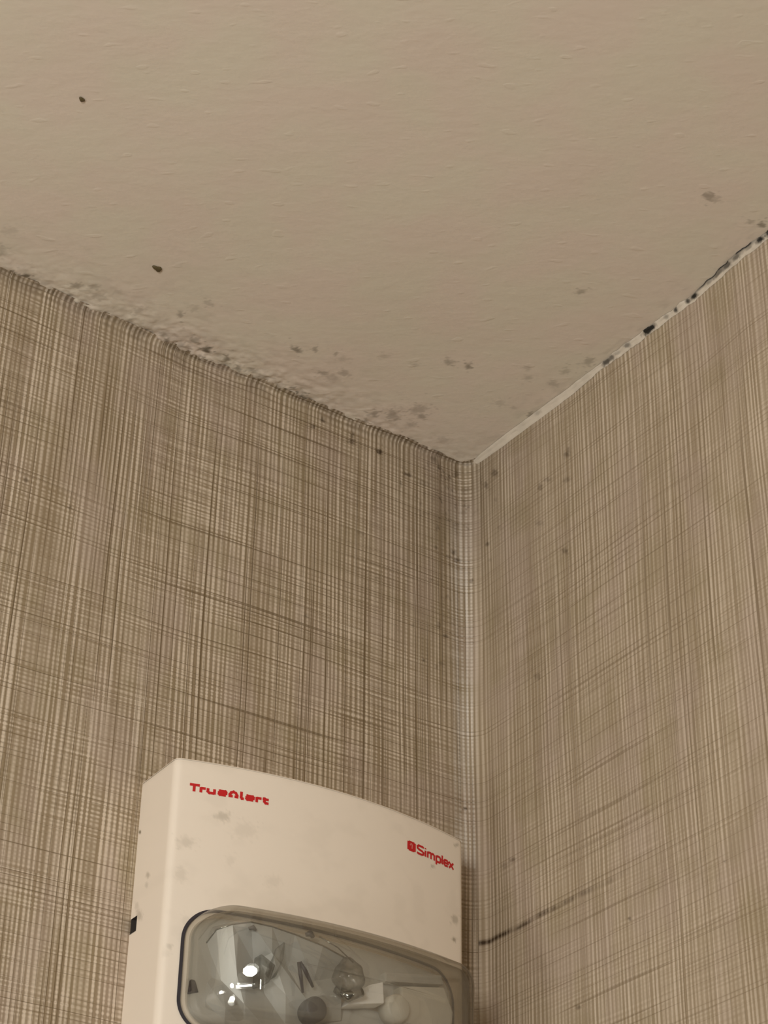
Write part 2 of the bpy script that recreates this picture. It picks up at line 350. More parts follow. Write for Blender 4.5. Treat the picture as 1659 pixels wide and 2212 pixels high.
# ceiling
cx_ = np.concatenate([axis(-0.345, 0.010, -3.0)]); cy_ = axis(-0.335, 0.010, -3.0)
X, Y = np.meshgrid(cx_, cy_, indexing='ij')
Xm, Ym = X * 1000, Y * 1000
edge_l = np.interp(X, LX, LY) * 1000 - Ym                 # mm from the left wall's edge
edge_r = np.interp(Y, RY, RX) * 1000 - Xm
dirt_amt = np.interp(Xm, [-260, -220, -150, -125, -80, -40, 0], [0.25, 0.5, 1.0, 1.0, 0.75, 0.45, 0.3])
band = np.exp(-np.clip(edge_l, 0, None) / 7.0) * dirt_amt
patch = sstep(0.50, 0.72, fbm(Xm / 4.2 + 3, Ym / 2.6, 31, 4))
fine_d = sstep(0.58, 0.75, fbm(Xm / 1.7, Ym / 1.2, 77, 3))
stain = 1.0 * marks(Xm, Ym, [m for m in CEIL_MARKS[1:]], 1.0, 1.0)
stain = np.maximum(stain, 0.50 * band * patch + 0.85 * band ** 1.5 * fine_d)
wide = np.exp(-np.clip(edge_l, 0, None) / 22.0) * dirt_amt
stain = np.maximum(stain, 0.24 * wide * sstep(0.48, 0.72, fbm(Xm / 7 + 9, Ym / 3.5, 41, 4)))
band_r = np.exp(-np.clip(edge_r, 0, None) / 5.0)
stain = np.maximum(stain, 0.28 * band_r * sstep(0.45, 0.7, fbm(Xm / 2.5, Ym / 6, 53, 3)))
seam = np.exp(-((edge_l - 0.9) / 0.55) ** 2)
stain = np.maximum(stain, 0.6 * seam * sstep(0.30, 0.62, fbm(Xm / 6, Ym * 0 + 1.5, 61, 3)))
lump = (fbm(Xm / 3.2, Ym / 2.4, 12, 3) - 0.5) * np.exp(-np.clip(edge_l, 0, None) / 10) * dirt_amt * 2.6
big = (fbm(Xm / 55, Ym / 55, 8, 2) - 0.5) * 0.8
Z = H + (-lump + big * sstep(2, 30, np.minimum(edge_l, edge_r))) * mm
Pc = np.stack([X, Y, Z], -1)
obj('ceiling', grid_mesh('ceiling', Pc, np.stack([X, Y], -1), {'stain': stain}, flip=True), M_ceil,
    label='off-white painted ceiling with roller bumps and mold specks along its edges', cat='ceiling', kind='structure')

# the papered walls: one path in plan (left wall, concave corner, right wall) swept down from the ceiling
RF = 8.0 * mm
left_len = axis(-0.335, -RF, -3.0)                        # x along the left wall
arc_n = 30
a_ = np.linspace(0, math.pi / 2, arc_n + 2)[1:-1]
right_y = -axis(-0.275, -RF, -3.0)[::-1]                  # distances from the corner along the right wall
right_far = right_y
path_x = np.concatenate([left_len, -RF + RF * np.sin(a_), np.zeros_like(right_y)])
path_y = np.concatenate([np.zeros_like(left_len), -RF + RF * np.cos(a_), -right_y])
nx_ = np.concatenate([np.zeros_like(left_len), -np.sin(a_), -np.ones_like(right_y)])
ny_ = np.concatenate([-np.ones_like(left_len), -np.cos(a_), np.zeros_like(right_y)])
seg = np.hypot(np.diff(path_x), np.diff(path_y)); s_ = np.concatenate([[0], np.cumsum(seg)])
s_ = s_ - s_[len(left_len) - 1]
nL = len(left_len)
split = nL + arc_n // 2
# cove radius at the top of the paper
rc = np.where(np.arange(len(s_)) < split, 2.6, 1.2) * mm
rc = np.convolve(np.pad(rc, 30, mode='edge'), np.ones(61) / 61, 'valid')
rc = rc * (0.8 + 0.5 * noise2(s_ * 1000 / 14, s_ * 0, 3))
bow = np.zeros_like(s_)
bow[:nL] = np.interp(left_len, LX, LY)
bow[nL + arc_n:] = np.interp(-right_y, RY, RX)
bow[nL:nL + arc_n] = np.linspace(bow[nL - 1], bow[nL + arc_n], arc_n)
th = np.linspace(0, 1, 9) * (math.pi / 2)                 # ceiling end first
rows_cove = len(th)
zdown = -axis(-0.345, -0.006, -2.4)[::-1]                 # positive distances below the ceiling
zdown = np.sort(zdown)
nrow = rows_cove + len(zdown)
P = np.zeros((len(s_), nrow, 3)); V = np.zeros((len(s_), nrow))
rag = (fbm(s_ * 1000 / 3.0, s_ * 0 + 0.5, 91, 3) - 0.5) * 1.6 * mm
for j in range(nrow):
    if j < rows_cove:
        off = rc * (1 - np.sin(th[j])); z = -rc * (1 - np.cos(th[j])) - 0.00002
        if j == 0:
            off = off + np.abs(rag) * 0.6
        arcv = -rc * th[j]
    else:
        off = np.zeros_like(s_); z = -zdown[j - rows_cove] * np.ones_like(s_)
        arcv = z
    fade = np.interp(-z, [0, 0.03, 0.15], [1, 0.85, 0])
    wav = (fbm(s_ * 1000 / 38, -z * 1000 / 60 + s_ * 0, 19, 2) - 0.5) * 0.9 * mm * np.interp(-z, [0, 0.01, 0.05], [0, 0.6, 1])
    w = off - bow * fade + wav
    P[:, j, 0] = path_x + nx_ * w; P[:, j, 1] = path_y + ny_ * w; P[:, j, 2] = H + z
    V[:, j] = arcv
UVw = np.stack([np.repeat(s_[:, None], nrow, 1), V], -1)
Zm = (P[:, :, 2] - H) * 1000
Xw, Yw = P[:, :, 0] * 1000, P[:, :, 1] * 1000
stL = marks(Xw, Zm, LEFT_MARKS, 1.0, 0.6)
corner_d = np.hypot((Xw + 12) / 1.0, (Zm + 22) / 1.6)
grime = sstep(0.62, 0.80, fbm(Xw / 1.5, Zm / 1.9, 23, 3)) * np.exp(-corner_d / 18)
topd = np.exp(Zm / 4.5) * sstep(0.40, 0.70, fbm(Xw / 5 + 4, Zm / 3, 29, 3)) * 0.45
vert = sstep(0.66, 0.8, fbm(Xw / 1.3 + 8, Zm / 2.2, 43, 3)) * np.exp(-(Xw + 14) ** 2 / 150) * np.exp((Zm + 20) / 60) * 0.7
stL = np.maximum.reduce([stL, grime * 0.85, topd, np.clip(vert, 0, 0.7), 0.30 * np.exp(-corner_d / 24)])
lip = np.exp(-((Zm + 0.6) / 0.8) ** 2) * sstep(0.25, 0.6, fbm(Xw / 7, Zm * 0 + 2.5, 47, 3)) * 0.5
stL = np.maximum(stL, lip)
stR = marks(Yw, Zm, RIGHT_MARKS, 1.0, 0.6)
crease = np.exp(-((Zm + 217.8 + (fbm(Yw / 6, Yw * 0, 67, 3) - 0.5) * 1.4) / 1.0) ** 2)
crease_amt = np.interp(-Yw, [0, 18, 35, 55, 70, 84, 90], [1.0, 0.85, 0.7, 0.55, 0.35, 0.25, 0])
crease_amt = crease_amt * (0.55 + 0.6 * sstep(0.35, 0.6, fbm(Yw / 3.5, Yw * 0 + 7, 71, 3)))
stR = np.maximum(stR, crease * crease_amt)
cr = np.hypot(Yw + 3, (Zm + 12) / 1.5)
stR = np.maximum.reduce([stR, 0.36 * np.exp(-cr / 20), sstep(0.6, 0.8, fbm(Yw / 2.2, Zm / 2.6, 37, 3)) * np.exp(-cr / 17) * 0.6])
# strip of paper made paler where it turns the corner, with a sharp lower end
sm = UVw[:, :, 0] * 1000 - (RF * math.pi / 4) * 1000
pale_strip = np.exp(-((sm + 4.6) / 4.6) ** 4) * (Zm > -187.6 + 0.05 * sm + 0.02 * sm ** 2) * sstep(0, -60, Zm) * (0.7 + 0.6 * (fbm(sm / 3, Zm / 18, 33, 3) - 0.5))
k = split + 1
obj('wall_left', grid_mesh('wall_left', P[:k], UVw[:k], {'stain': stL[:k], 'pale_strip': pale_strip[:k]}, flip=False), M_left,
    label='left wall in tan woven wallpaper with mold specks, carrying the fire alarm', cat='wall', kind='structure')
obj('wall_right', grid_mesh('wall_right', P[split:], UVw[split:], {'stain': stR[split:], 'pale_strip': pale_strip[split:]}, flip=False), M_right,
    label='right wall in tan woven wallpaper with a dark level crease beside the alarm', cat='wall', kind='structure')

# floor far below the frame
fx = np.linspace(-3, 0.0, 16); FX, FY = np.meshgrid(fx, fx, indexing='ij')
obj('floor', grid_mesh('floor', np.stack([FX, FY, FX * 0], -1), np.stack([FX, FY], -1)), M_floor,
    label='tan carpeted floor below the papered corner', cat='floor', kind='structure')

# bead of caulk between the right wall and the ceiling
ty = np.concatenate([np.arange(-0.0022, -0.275, -0.0006), np.linspace(-0.28, -3.0, 30)])
wx = np.interp(ty, RY, RX)
tw_c = np.interp(-ty * 1000, [0, 8, 27, 65, 88, 116, 142, 171, 187, 260], [1.6, 3.0, 3.2, 2.7, 2.4, 2.6, 2.2, 2.6, 2.6, 2.4])
tw_w = np.interp(-ty * 1000, [0, 7, 23, 66, 89, 118, 146, 172, 187, 260], [1.6, 2.8, 4.2, 4.2, 2.8, 3.2, 3.0, 3.4, 3.4, 3.0])
jig = (fbm(-ty * 1000 / 4.0, ty * 0, 3, 3) - 0.5); jig2 = (fbm(-ty * 1000 / 3.0, ty * 0 + 4, 7, 3) - 0.5)
rough_amt = np.interp(-ty * 1000, [0, 60, 80, 300], [0.4, 0.5, 1.6, 1.8])
tw_c = (tw_c * 0.66 + jig * rough_amt * 0.8) * mm; tw_w = (tw_w * 0.70 + jig2 * rough_amt * 0.8) * mm
nk = 13
Pt = np.zeros((len(ty), nk, 3))
for j in range(nk):
    a = j / (nk - 1) * math.pi / 2
    cxk = np.cos(a); szk = np.sin(a)
    bul = 1 - 0.34 * math.sin(2 * a)                      # slightly hollow, tooled bead
    lum = 1 + 0.25 * (fbm(-ty * 1000 / 2.5, ty * 0 + j * 0.35, 15, 3) - 0.5) * math.sin(2 * a)
    Pt[:, j, 0] = wx - 0.0001 - tw_c * cxk * bul * lum
    Pt[:, j, 1] = ty
    Pt[:, j, 2] = H - 0.00012 - tw_w * szk * bul * lum
stT = marks(Pt[:, :, 1] * 1000, (Pt[:, :, 2] - H) * 1000 * 1.0, [(m[0], -0.9, m[2], m[3] * 0.85, 0, 0, 1.1 if m[2] > 0.8 else 0.8) for m in TRIM_MARKS], 1.0, 0.5)
row = np.linspace(0, 1, nk)[None, :]
crack = np.interp(-ty * 1000, [0, 138, 150, 190, 260], [0, 0, 0.9, 0.95, 0.7])[:, None] * np.exp(-(row / 0.22) ** 2)
crack = crack * (0.55 + 0.6 * sstep(0.35, 0.55, fbm(-ty * 1000 / 4, ty * 0, 81, 3)))[:, None]
stT = np.maximum(stT, crack)
obj('trim_1', grid_mesh('trim_1', Pt, np.stack([Pt[:, :, 1], Pt[:, :, 2]], -1), {'stain': stT}, flip=True), M_caulk,
    label='off-white caulk bead with black mold pits along the right wall top', cat='trim', kind='structure')

# two specks stuck to the ceiling
def speck(name, x, y, a, b, rot, h, label):
    bm = bmesh.new(); bmesh.ops.create_icosphere(bm, subdivisions=3, radius=1)
    for v in bm.verts:
        k = 1 + 0.14 * math.sin(3 * math.atan2(v.co.y, v.co.x) + x * 900) + 0.15 * math.sin(5 * v.co.x + 3 * v.co.z)
        px, py, pz = v.co.x * a * k, v.co.y * b * k, v.co.z * h
        v.co = (px * math.cos(rot) - py * math.sin(rot), px * math.sin(rot) + py * math.cos(rot), pz)
    o = obj(name, bm_mesh(name, bm), M_speck, label=label, cat='speck')
    o.location = (x, y, H - h * 0.35)
    return o


speck('debris_speck', -0.2399, -0.1063, 0.0011, 0.0008, 0.5, 0.0005, 'tiny dark triangular speck on the open ceiling, far from both walls')
speck('debris_speck', -0.1757, -0.0411, 0.0019, 0.0012, 0.25, 0.0007, 'larger dark oval speck on the ceiling above the left wallpaper edge')

# ---------------------------------------------------------------- the fire alarm on the left wall
DW, DD, DS, DH = 0.0600, 0.02454, 0.00966, 0.135          # half width, edge depth, bulge of the front, height
alarm = bpy.data.objects.new('fire_alarm_strobe', None); COL.objects.link(alarm)
alarm.empty_display_size = 0.05
alarm.location = (-0.08445, 0, H - 0.18986)
alarm.rotation_euler = (0, 0.0067423, 0)
alarm['label'] = 'off-white fire alarm strobe with red lettering and clear lens on the left wall'
alarm['category'] = 'fire alarm'


def yb(x):
    """front face of the housing, local y"""
    return -(DD + DS * (1 - (x / DW) ** 2))


def bez(a, c, b, n):
    t = np.linspace(0, 1, n)[:, None]
    return (1 - t) ** 2 * np.array(a) + 2 * t * (1 - t) * np.array(c) + t * t * np.array(b)


def spaced(pts, step):
    pts = np.array(pts); d = np.r_[0, np.cumsum(np.hypot(*np.diff(pts, axis=0).T))]
    n = int(d[-1] / step) + 1; q = np.linspace(0, d[-1], n)
    return np.stack([np.interp(q, d, pts[:, 0]), np.interp(q, d, pts[:, 1])], 1)


rr_ = 0.0024
xs = np.linspace(-DW + rr_, DW - rr_, 400)
plan = np.concatenate([
    [[-DW, 0.0012]], bez((-DW, -DD + rr_), (-DW, -DD), (-DW + rr_, yb(-DW + rr_)), 16),
    np.stack([xs[1:-1], yb(xs[1:-1])], 1),
    bez((DW - rr_, yb(DW - rr_)), (DW, -DD), (DW, -DD + rr_), 16), [[DW, 0.0012]]])
plan = spaced(plan, 0.0006)
tg = np.gradient(plan, axis=0); tg /= np.linalg.norm(tg, axis=1)[:, None]
nin = np.stack([-tg[:, 1], tg[:, 0]], 1)                  # inward normal in plan
mid = np.array([0, -0.012])
nin[((mid - plan) * nin).sum(1) < 0] *= -1
er = 0.0006
rows = []
for f_ in (0.0, 0.5, 0.9, 0.985):                         # flat top from its middle outwards
    rows.append((0.0, None, f_))
for a in np.linspace(0, math.pi / 2, 6):
    rows.append((er * (1 - math.sin(a)), er * (1 - math.cos(a)), None))
for v in np.arange(er + 0.0006, DH - er, 0.0006):
    rows.append((v, 0.0, None))
for a in np.linspace(0, math.pi / 2, 6)[::-1]:
    rows.append((DH - er * (1 - math.sin(a)), er * (1 - math.cos(a)), None))
for f_ in (0.985, 0.9, 0.5, 0.0):
    rows.append((DH, None, f_))
PH = np.zeros((len(plan), len(rows), 3))
spine = np.stack([np.clip(plan[:, 0], -0.045, 0.045), np.full(len(plan), 0.0012)], 1)
for j, (v, ins, f_) in enumerate(rows):
    q = plan + nin * er
    if ins is not None:
        vv = v
        k_ = ins if v < DH / 2 else ins
        q = plan + nin * (er * (1 - math.sqrt(max(0, 1 - (1 - min(v, DH - v) / er) ** 2))) if min(v, DH - v) < er else 0)
    else:
        q = spine * (1 - f_) + q * f_
    PH[:, j, 0] = q[:, 0]; PH[:, j, 1] = q[:, 1]; PH[:, j, 2] = -v
Xh, Yh, Vh = PH[:, :, 0] * 1000, PH[:, :, 1] * 1000, -PH[:, :, 2] * 1000
front = (Yh < -24)
stH = np.where(front, 0.75 * marks(Xh, Vh, DEV_MARKS, 1.15, 0.8), 0)
lside = Xh < -59.5
stH = np.maximum(stH, np.where(lside, marks(Yh, -Vh - 189.86, SIDE_MARKS, 1.0, 0.5), 0))
stH = np.maximum(stH, 0.05 * sstep(0.5, 0.8, fbm(Xh / 9, Vh / 7, 55, 3)))
SLOT = (-0.0046, 0.0513, 0.0563)
nr, nc = PH.shape[:2]
keep = np.ones((nr - 1, nc - 1), bool)
xc_ = (PH[:-1, :-1, 0] + PH[1:, 1:, 0]) / 2; yc_ = (PH[:-1, :-1, 1] + PH[1:, 1:, 1]) / 2; vc_ = -(PH[:-1, :-1, 2] + PH[1:, 1:, 2]) / 2
keep &= ~((xc_ < -DW + 1e-5) & (yc_ > SLOT[0]) & (vc_ > SLOT[1]) & (vc_ < SLOT[2]))
me = grid_mesh('housing', PH, np.stack([PH[:, :, 0], PH[:, :, 2]], -1), {'stain': stH})
bm = bmesh.new(); bm.from_mesh(me)
bm.faces.ensure_lookup_table()
flat = keep.reshape(-1)
bmesh.ops.delete(bm, geom=[bm.faces[i] for i in np.nonzero(~flat)[0]], context='FACES')
bmesh.ops.remove_doubles(bm, verts=bm.verts, dist=1e-6)
bmesh.ops.recalc_face_normals(bm, faces=bm.faces)
bm.to_mesh(me); bm.free()
housing = obj('housing', me, M_house, alarm)

bm = bmesh.new()                                          # pocket behind the notch in the left side
x0, x1, y0, y1, z0, z1 = -DW - 0.00005, -DW + 0.007, SLOT[0] - 0.0003, -0.0007, -SLOT[2] - 0.0003, -SLOT[1] + 0.0003
c = [bm.verts.new(p) for p in ((x0, y0, z0), (x0, y1, z0), (x0, y1, z1), (x0, y0, z1), (x1, y0, z0), (x1, y1, z0), (x1, y1, z1), (x1, y0, z1))]
for f in ((4, 5, 6, 7), (0, 1, 5, 4), (3, 2, 6, 7), (0, 3, 7, 4), (1, 2, 6, 5)):
    bm.faces.new([c[i] for i in f])
obj('side_slot', bm_mesh('side_slot', bm, False), M_dark, alarm)

# lettering: strokes laid on the curved front
def on_face(x, v, lift=0.00012):
    return (x, yb(x) - lift, -v)


def strokes(bm, lines, w):
    for ln in lines:
        ln = [np.array(p, float) for p in ln]
        closed = len(ln) > 2 and np.allclose(ln[0], ln[-1])
        for i in range(len(ln) - 1):
            a, b = ln[i], ln[i + 1]
            d = b - a; L = np.linalg.norm(d)
            if L < 1e-9:
                continue
            d /= L; n = np.array([-d[1], d[0]]) * w / 2
            ea = w * 0.45 if (i > 0 or closed) else 0; ebn = w * 0.45 if (i < len(ln) - 2 or closed) else 0
            a2 = a - d * ea; b2 = b + d * ebn
            bm.faces.new([bm.verts.new(on_face(p[0], p[1], 0.00012 + 1e-6 * (i % 5))) for p in (a2 + n, b2 + n, b2 - n, a2 - n)])


def word(name, glyphs, x0, top, height, w, mat, parent, slant=0.0):
    """glyphs: (letter offset mm, width mm, strokes in a 0..1 cell, y 0 at cap line and 1 at baseline)"""
    bm = bmesh.new()
    for off, wid, ls, in glyphs:
        L = []
        for ln in ls:
            L.append([(x0 + (off + wid * px - slant * (py - 1) * height * 1000) * mm, top + py * height + (off + wid * px) * mm * SL) for px, py in ln])
        strokes(bm, L, w)
    return obj(name, bm_mesh(name, bm, False), mat, parent)


k = 0.02227
g_T = [[(0, .12), (1, .12)], [(.45, .12), (.45, 1)]]
g_r = [[(.12, .3), (.12, 1)], [(.12, .42), (.95, .42)]]
g_u = [[(.12, .3), (.12, .72), (.3, .88), (.88, .88)], [(.88, .3), (.88, 1)]]
g_e = [[(.1, .45), (.2, .38), (.82, .38), (.9, .48), (.9, .64), (.1, .64)], [(.1, .45), (.1, .78), (.2, .88), (.9, .88)]]
g_A = [[(.1, 1), (.1, .62), (.25, .35), (.5, .22), (.75, .35), (.9, .62), (.9, 1)], [(.1, .82), (.42, .82)], [(.62, .82), (.9, .82)]]
g_l = [[(.3, .0), (.3, .75), (.5, .9), (1, .9)]]
g_t = [[(.3, .15), (.3, .72), (.5, .88), (1, .9)], [(0, .40), (1, .40)]]
SL = 0.0
word('wordmark_lettering', [((140 - 140) * k, 150 * k, g_T), ((300 - 140) * k, 85 * k, g_r), ((400 - 140) * k, 132 * k, g_u),
     ((575 - 140) * k, 132 * k, g_e), ((742 - 140) * k, 140 * k, g_A), ((918 - 140) * k, 58 * k, g_l), ((1008 - 140) * k, 132 * k, g_e),
     ((1172 - 140) * k, 92 * k, g_r), ((1278 - 140) * k, 100 * k, g_t)], -0.0549, 0.0092, 0.0028, 0.00096, M_red, housing)

k = 0.0242
g_S = [[(.95, .12), (.75, .06), (.25, .06), (.08, .2), (.1, .38), (.3, .48), (.7, .56), (.92, .68), (.9, .86), (.7, .96), (.2, .96), (.02, .88)]]
g_i = [[(.5, .32), (.5, 1)], [(.5, .04), (.5, .16)]]
g_m = [[(.08, .3), (.08, 1)], [(.08, .44), (.25, .35), (.42, .36), (.5, .48), (.5, 1)], [(.5, .48), (.65, .35), (.82, .36), (.92, .48), (.92, 1)]]
g_p = [[(.12, .3), (.12, 1.32)], [(.12, .42), (.4, .34), (.75, .36), (.9, .52), (.9, .8), (.75, .96), (.4, .98), (.12, .9)]]
g_L = [[(.5, 0), (.5, 1)]]
g_e2 = [[(.1, .66), (.9, .66), (.88, .48), (.7, .35), (.3, .35), (.1, .5), (.1, .82), (.3, .97), (.88, .95)]]
g_x = [[(.05, .32), (.95, 1)], [(.95, .32), (.05, 1)]]
LX0 = 0.507 * DW
word('maker_lettering', [((478 - 285) * k, 150 * k, g_S), ((640 - 285) * k, 30 * k, g_i), ((690 - 285) * k, 165 * k, g_m),
     ((872 - 285) * k, 118 * k, g_p), ((1000 - 285) * k, 34 * k, g_L), ((1046 - 285) * k, 110 * k, g_e2), ((1162 - 285) * k, 112 * k, g_x)],
     LX0, 0.0100, 0.0034, 0.00080, M_red, housing)
bm = bmesh.new()                                          # red badge before the name, with a pale upright stroke and two ticks
for i in range(6):
    xa, xb = LX0 + 4.1 * mm * i / 6, LX0 + 4.1 * mm * (i + 1) / 6
    va = 0.0098 + (0.0003 if i in (0, 5) else 0); vb = 0.0136 - (0.0003 if i in (0, 5) else 0)
    bm.faces.new([bm.verts.new(on_face(*p)) for p in ((xa, va), (xb, va), (xb, vb), (xa, vb))])
badge = obj('maker_badge', bm_mesh('maker_badge', bm, False), M_red, housing)
bm = bmesh.new()
for ln in ([(LX0 + 1.5 * mm, .0107), (LX0 + 2.3 * mm, .0110), (LX0 + 2.2 * mm, .0126)], [(LX0 + 1.2 * mm, .0112), (LX0 + 1.6 * mm, .0114)]):
    for a, b in zip(ln[:-1], ln[1:]):
        a, b = np.array(a), np.array(b); d = (b - a) / np.linalg.norm(b - a); n = np.array([-d[1], d[0]]) * 0.00017
        bm.faces.new([bm.verts.new(on_face(p[0], p[1], 0.0002)) for p in (a + n, b + n, b - n, a - n)])
obj('badge_mark', bm_mesh('badge_mark', bm, False), M_pale, housing)

# clear lens: rounded rectangle on the front that swells outwards
LA, LB, LC, LR = 0.0533, 0.0205, 0.0745, 0.0105           # half width, half height, centre drop, corner radius
LH, LE = 0.0225, 0.0100                                   # how far it stands out, width of its rounded shoulder


def rrect(a, b, r, n=14, m=24):
    """rounded rectangle outline (x, v), same point count for every size"""
    r = min(r, a, b); P_ = []
    for (sx, sy, t0) in ((1, 1, 0), (-1, 1, 1), (-1, -1, 2), (1, -1, 3)):
        for t in np.linspace(0, math.pi / 2, n):
            ang = t0 * math.pi / 2 + t
            P_.append((sx * (a - r) + r * math.cos(ang), sy * (b - r) + r * math.sin(ang)))
        nx2 = {0: (-1, 1), 1: (-1, -1), 2: (1, -1), 3: (1, 1)}[t0]
        A_ = P_[-1]; ang = (t0 + 1) * math.pi / 2
        B_ = (nx2[0] * (a - r) + r * math.cos(ang), nx2[1] * (b - r) + r * math.sin(ang))
        for q_ in np.linspace(0, 1, m)[1:-1]:
            P_.append((A_[0] + (B_[0] - A_[0]) * q_, A_[1] + (B_[1] - A_[1]) * q_))
    return P_


def lens_h(e):
    t = min(e / LE, 1.0)
    return LH * (0.88 * (1 - (1 - t) ** 2.3) ** (1 / 2.3) + 0.12 * min(e / LB, 1) * (2 - min(e / LB, 1)))


bm = bmesh.new(); rings = []
es = list(LE * (1 - np.cos(np.linspace(0, math.pi / 2, 22)))) + list(np.linspace(LE, LB - 0.0006, 14)[1:])
for e in es:
    ring = []
    for (x, v) in rrect(LA - e, LB - e, max(LR - e * 0.8, 0.0008) if e < LB - 0.001 else 0.0004):
        tilt = 1 + 0.10 * (-v / LB) * min(e / LE, 1)
        ring.append(bm.verts.new((x, yb(x) - lens_h(e) * tilt + 0.0003, -(LC + v))))
    rings.append(ring)
for r0, r1 in zip(rings[:-1], rings[1:]):
    for i in range(len(r0)):
        bm.faces.new((r0[i], r0[(i + 1) % len(r0)], r1[(i + 1) % len(r0)], r1[i]))
bm.faces.new(rings[-1])
me = bm_mesh('lens', bm)
lens = obj('lens', me, M_lens, alarm)
so = lens.modifiers.new('wall', 'SOLIDIFY'); so.thickness = 0.0018; so.offset = -1; so.use_even_offset = False
lens['label'] = 'clear bulging plastic lens'

# dark seam round the lens foot
bm = bmesh.new(); ra = []; rb = []
for (x, v), (x2, v2) in zip(rrect(LA - 0.0002, LB - 0.0002, LR), rrect(LA + 0.0009, LB + 0.0009, LR + 0.0010)):
    ra.append(bm.verts.new((x, yb(x) - 0.0004, -(LC + v)))); rb.append(bm.verts.new((x2, yb(x2) - 0.0004, -(LC + v2))))
for i in range(len(ra)):
    bm.faces.new((ra[i], ra[(i + 1) % len(ra)], rb[(i + 1) % len(ra)], rb[i]))
obj('lens_seam', bm_mesh('lens_seam', bm), M_gasket, alarm)

# ---- inside the lens
def local(x, v, out):
    return Vector((x * mm, yb(x * mm) - out * mm, -v * mm))


def tube(bm, pts, rad, n=12, cap=True):
    pts = [Vector(p) for p in pts]; prev = None; up = Vector((0.3, 0.2, 0.93))
    for i, p in enumerate(pts):
        d = (pts[min(i + 1, len(pts) - 1)] - pts[max(i - 1, 0)]).normalized()
        a = d.cross(up).normalized(); b = a.cross(d)
        r = rad[i] if isinstance(rad, (list, tuple)) else rad
        ring = [bm.verts.new(p + (a * math.cos(t) + b * math.sin(t)) * r) for t in np.linspace(0, 2 * math.pi, n, endpoint=False)]
        if prev:
            for q in range(n):
                bm.faces.new((prev[q], prev[(q + 1) % n], ring[(q + 1) % n], ring[q]))
        elif cap:
            bm.faces.new(ring)
        prev = ring
    if cap:
        bm.faces.new(prev)


# tray that lines the foot of the lens
bm = bmesh.new(); rings = []
for e, out in ((0.0022, 0.5), (0.0030, 2.2), (0.0042, 3.0), (0.0075, 2.6), (0.012, 2.2), (0.018, 2.0)):
    rings.append([bm.verts.new((x, yb(x) - out * mm, -(LC + v))) for (x, v) in rrect(LA - e, LB - e, max(LR - e, 0.002))])
for r0, r1 in zip(rings[:-1], rings[1:]):
    for i in range(len(r0)):
        bm.faces.new((r0[i], r0[(i + 1) % len(r0)], r1[(i + 1) % len(r0)], r1[i]))
bm.faces.new(rings[-1])
tray = obj('reflector_tray', bm_mesh('reflector_tray', bm), M_grey, alarm)

def sheet(name, lines, mat, parent=None, smooth=False):
    """folded sheet through rows of (x, v, out) points"""
    bm = bmesh.new(); rows_ = [[bm.verts.new(local(*p)) for p in ln] for ln in lines]
    for r0, r1 in zip(rows_[:-1], rows_[1:]):
        for i in range(len(r0) - 1):
            bm.faces.new((r0[i], r0[i + 1], r1[i + 1], r1[i]))
    o = obj(name, bm_mesh(name, bm, smooth), mat, parent or alarm)
    so_ = o.modifiers.new('sheet', 'SOLIDIFY'); so_.thickness = 0.0005; so_.offset = -1
    return o


RIM = [(-47.0, 66.0, 2.5), (-45.6, 62.2, 6), (-41.4, 60.4, 8), (-35.8, 59.0, 9), (-28.8, 59.5, 9.5), (-20.9, 60.9, 10), (-10.6, 62.7, 10), (-0.7, 64.8, 9)]
BACK = [(x, v - 2.2, 1.8) for x, v, o_ in RIM]
FOLD = [(-47.3, 76.8, 2), (-41.7, 77.9, 3), (-37.5, 76.3, 5), (-31.3, 70.0, 3), (-27.1, 67.4, 7), (-19.0, 70.3, 3), (-10.7, 73.3, 5), (1.3, 68.9, 4)]
LOW = [(-46.4, 85.5, 3), (-40.7, 87.6, 5), (-34.2, 84.8, 4), (-26.8, 80.2, 3), (-20.6, 79.8, 5), (-13.6, 80.4, 6), (-7.5, 77.9, 7), (-1.3, 76.7, 7)]
FOOT = [(-45.4, 91.5, 2.4), (-39.4, 91.8, 2.4), (-33.3, 91.5, 2.4), (-26.3, 90.9, 3), (-19.1, 89.0, 3), (-11.6, 87.7, 3), (-4.8, 85.6, 3), (1.4, 83.6, 3)]
refl = sheet('folded_reflector', [BACK, RIM, FOLD, LOW, FOOT], M_silver)
bm = bmesh.new(); tube(bm, [local(*p) for p in RIM], 0.28 * mm, 8)
obj('reflector_rim', bm_mesh('reflector_rim', bm), M_chrome, refl)


def slab3(name, pts, depth, mat, bev=0.0004, parent=None):
    """block whose front outline runs through (x, v, out) points, reaching depth mm back"""
    bm = bmesh.new()
    hi = [bm.verts.new(local(*p)) for p in pts]; lo = [bm.verts.new(local(p[0], p[1], p[2] - depth)) for p in pts]
    bm.faces.new(lo); bm.faces.new(hi)
    for i in range(len(lo)):
        j = (i + 1) % len(lo)
        bm.faces.new((lo[i], lo[j], hi[j], hi[i]))
    bmesh.ops.recalc_face_normals(bm, faces=bm.faces)
    bmesh.ops.bevel(bm, geom=bm.edges[:], offset=bev, segments=2, affect='EDGES', profile=0.6)
    return obj(name, bm_mesh(name, bm, False), mat, parent or alarm)


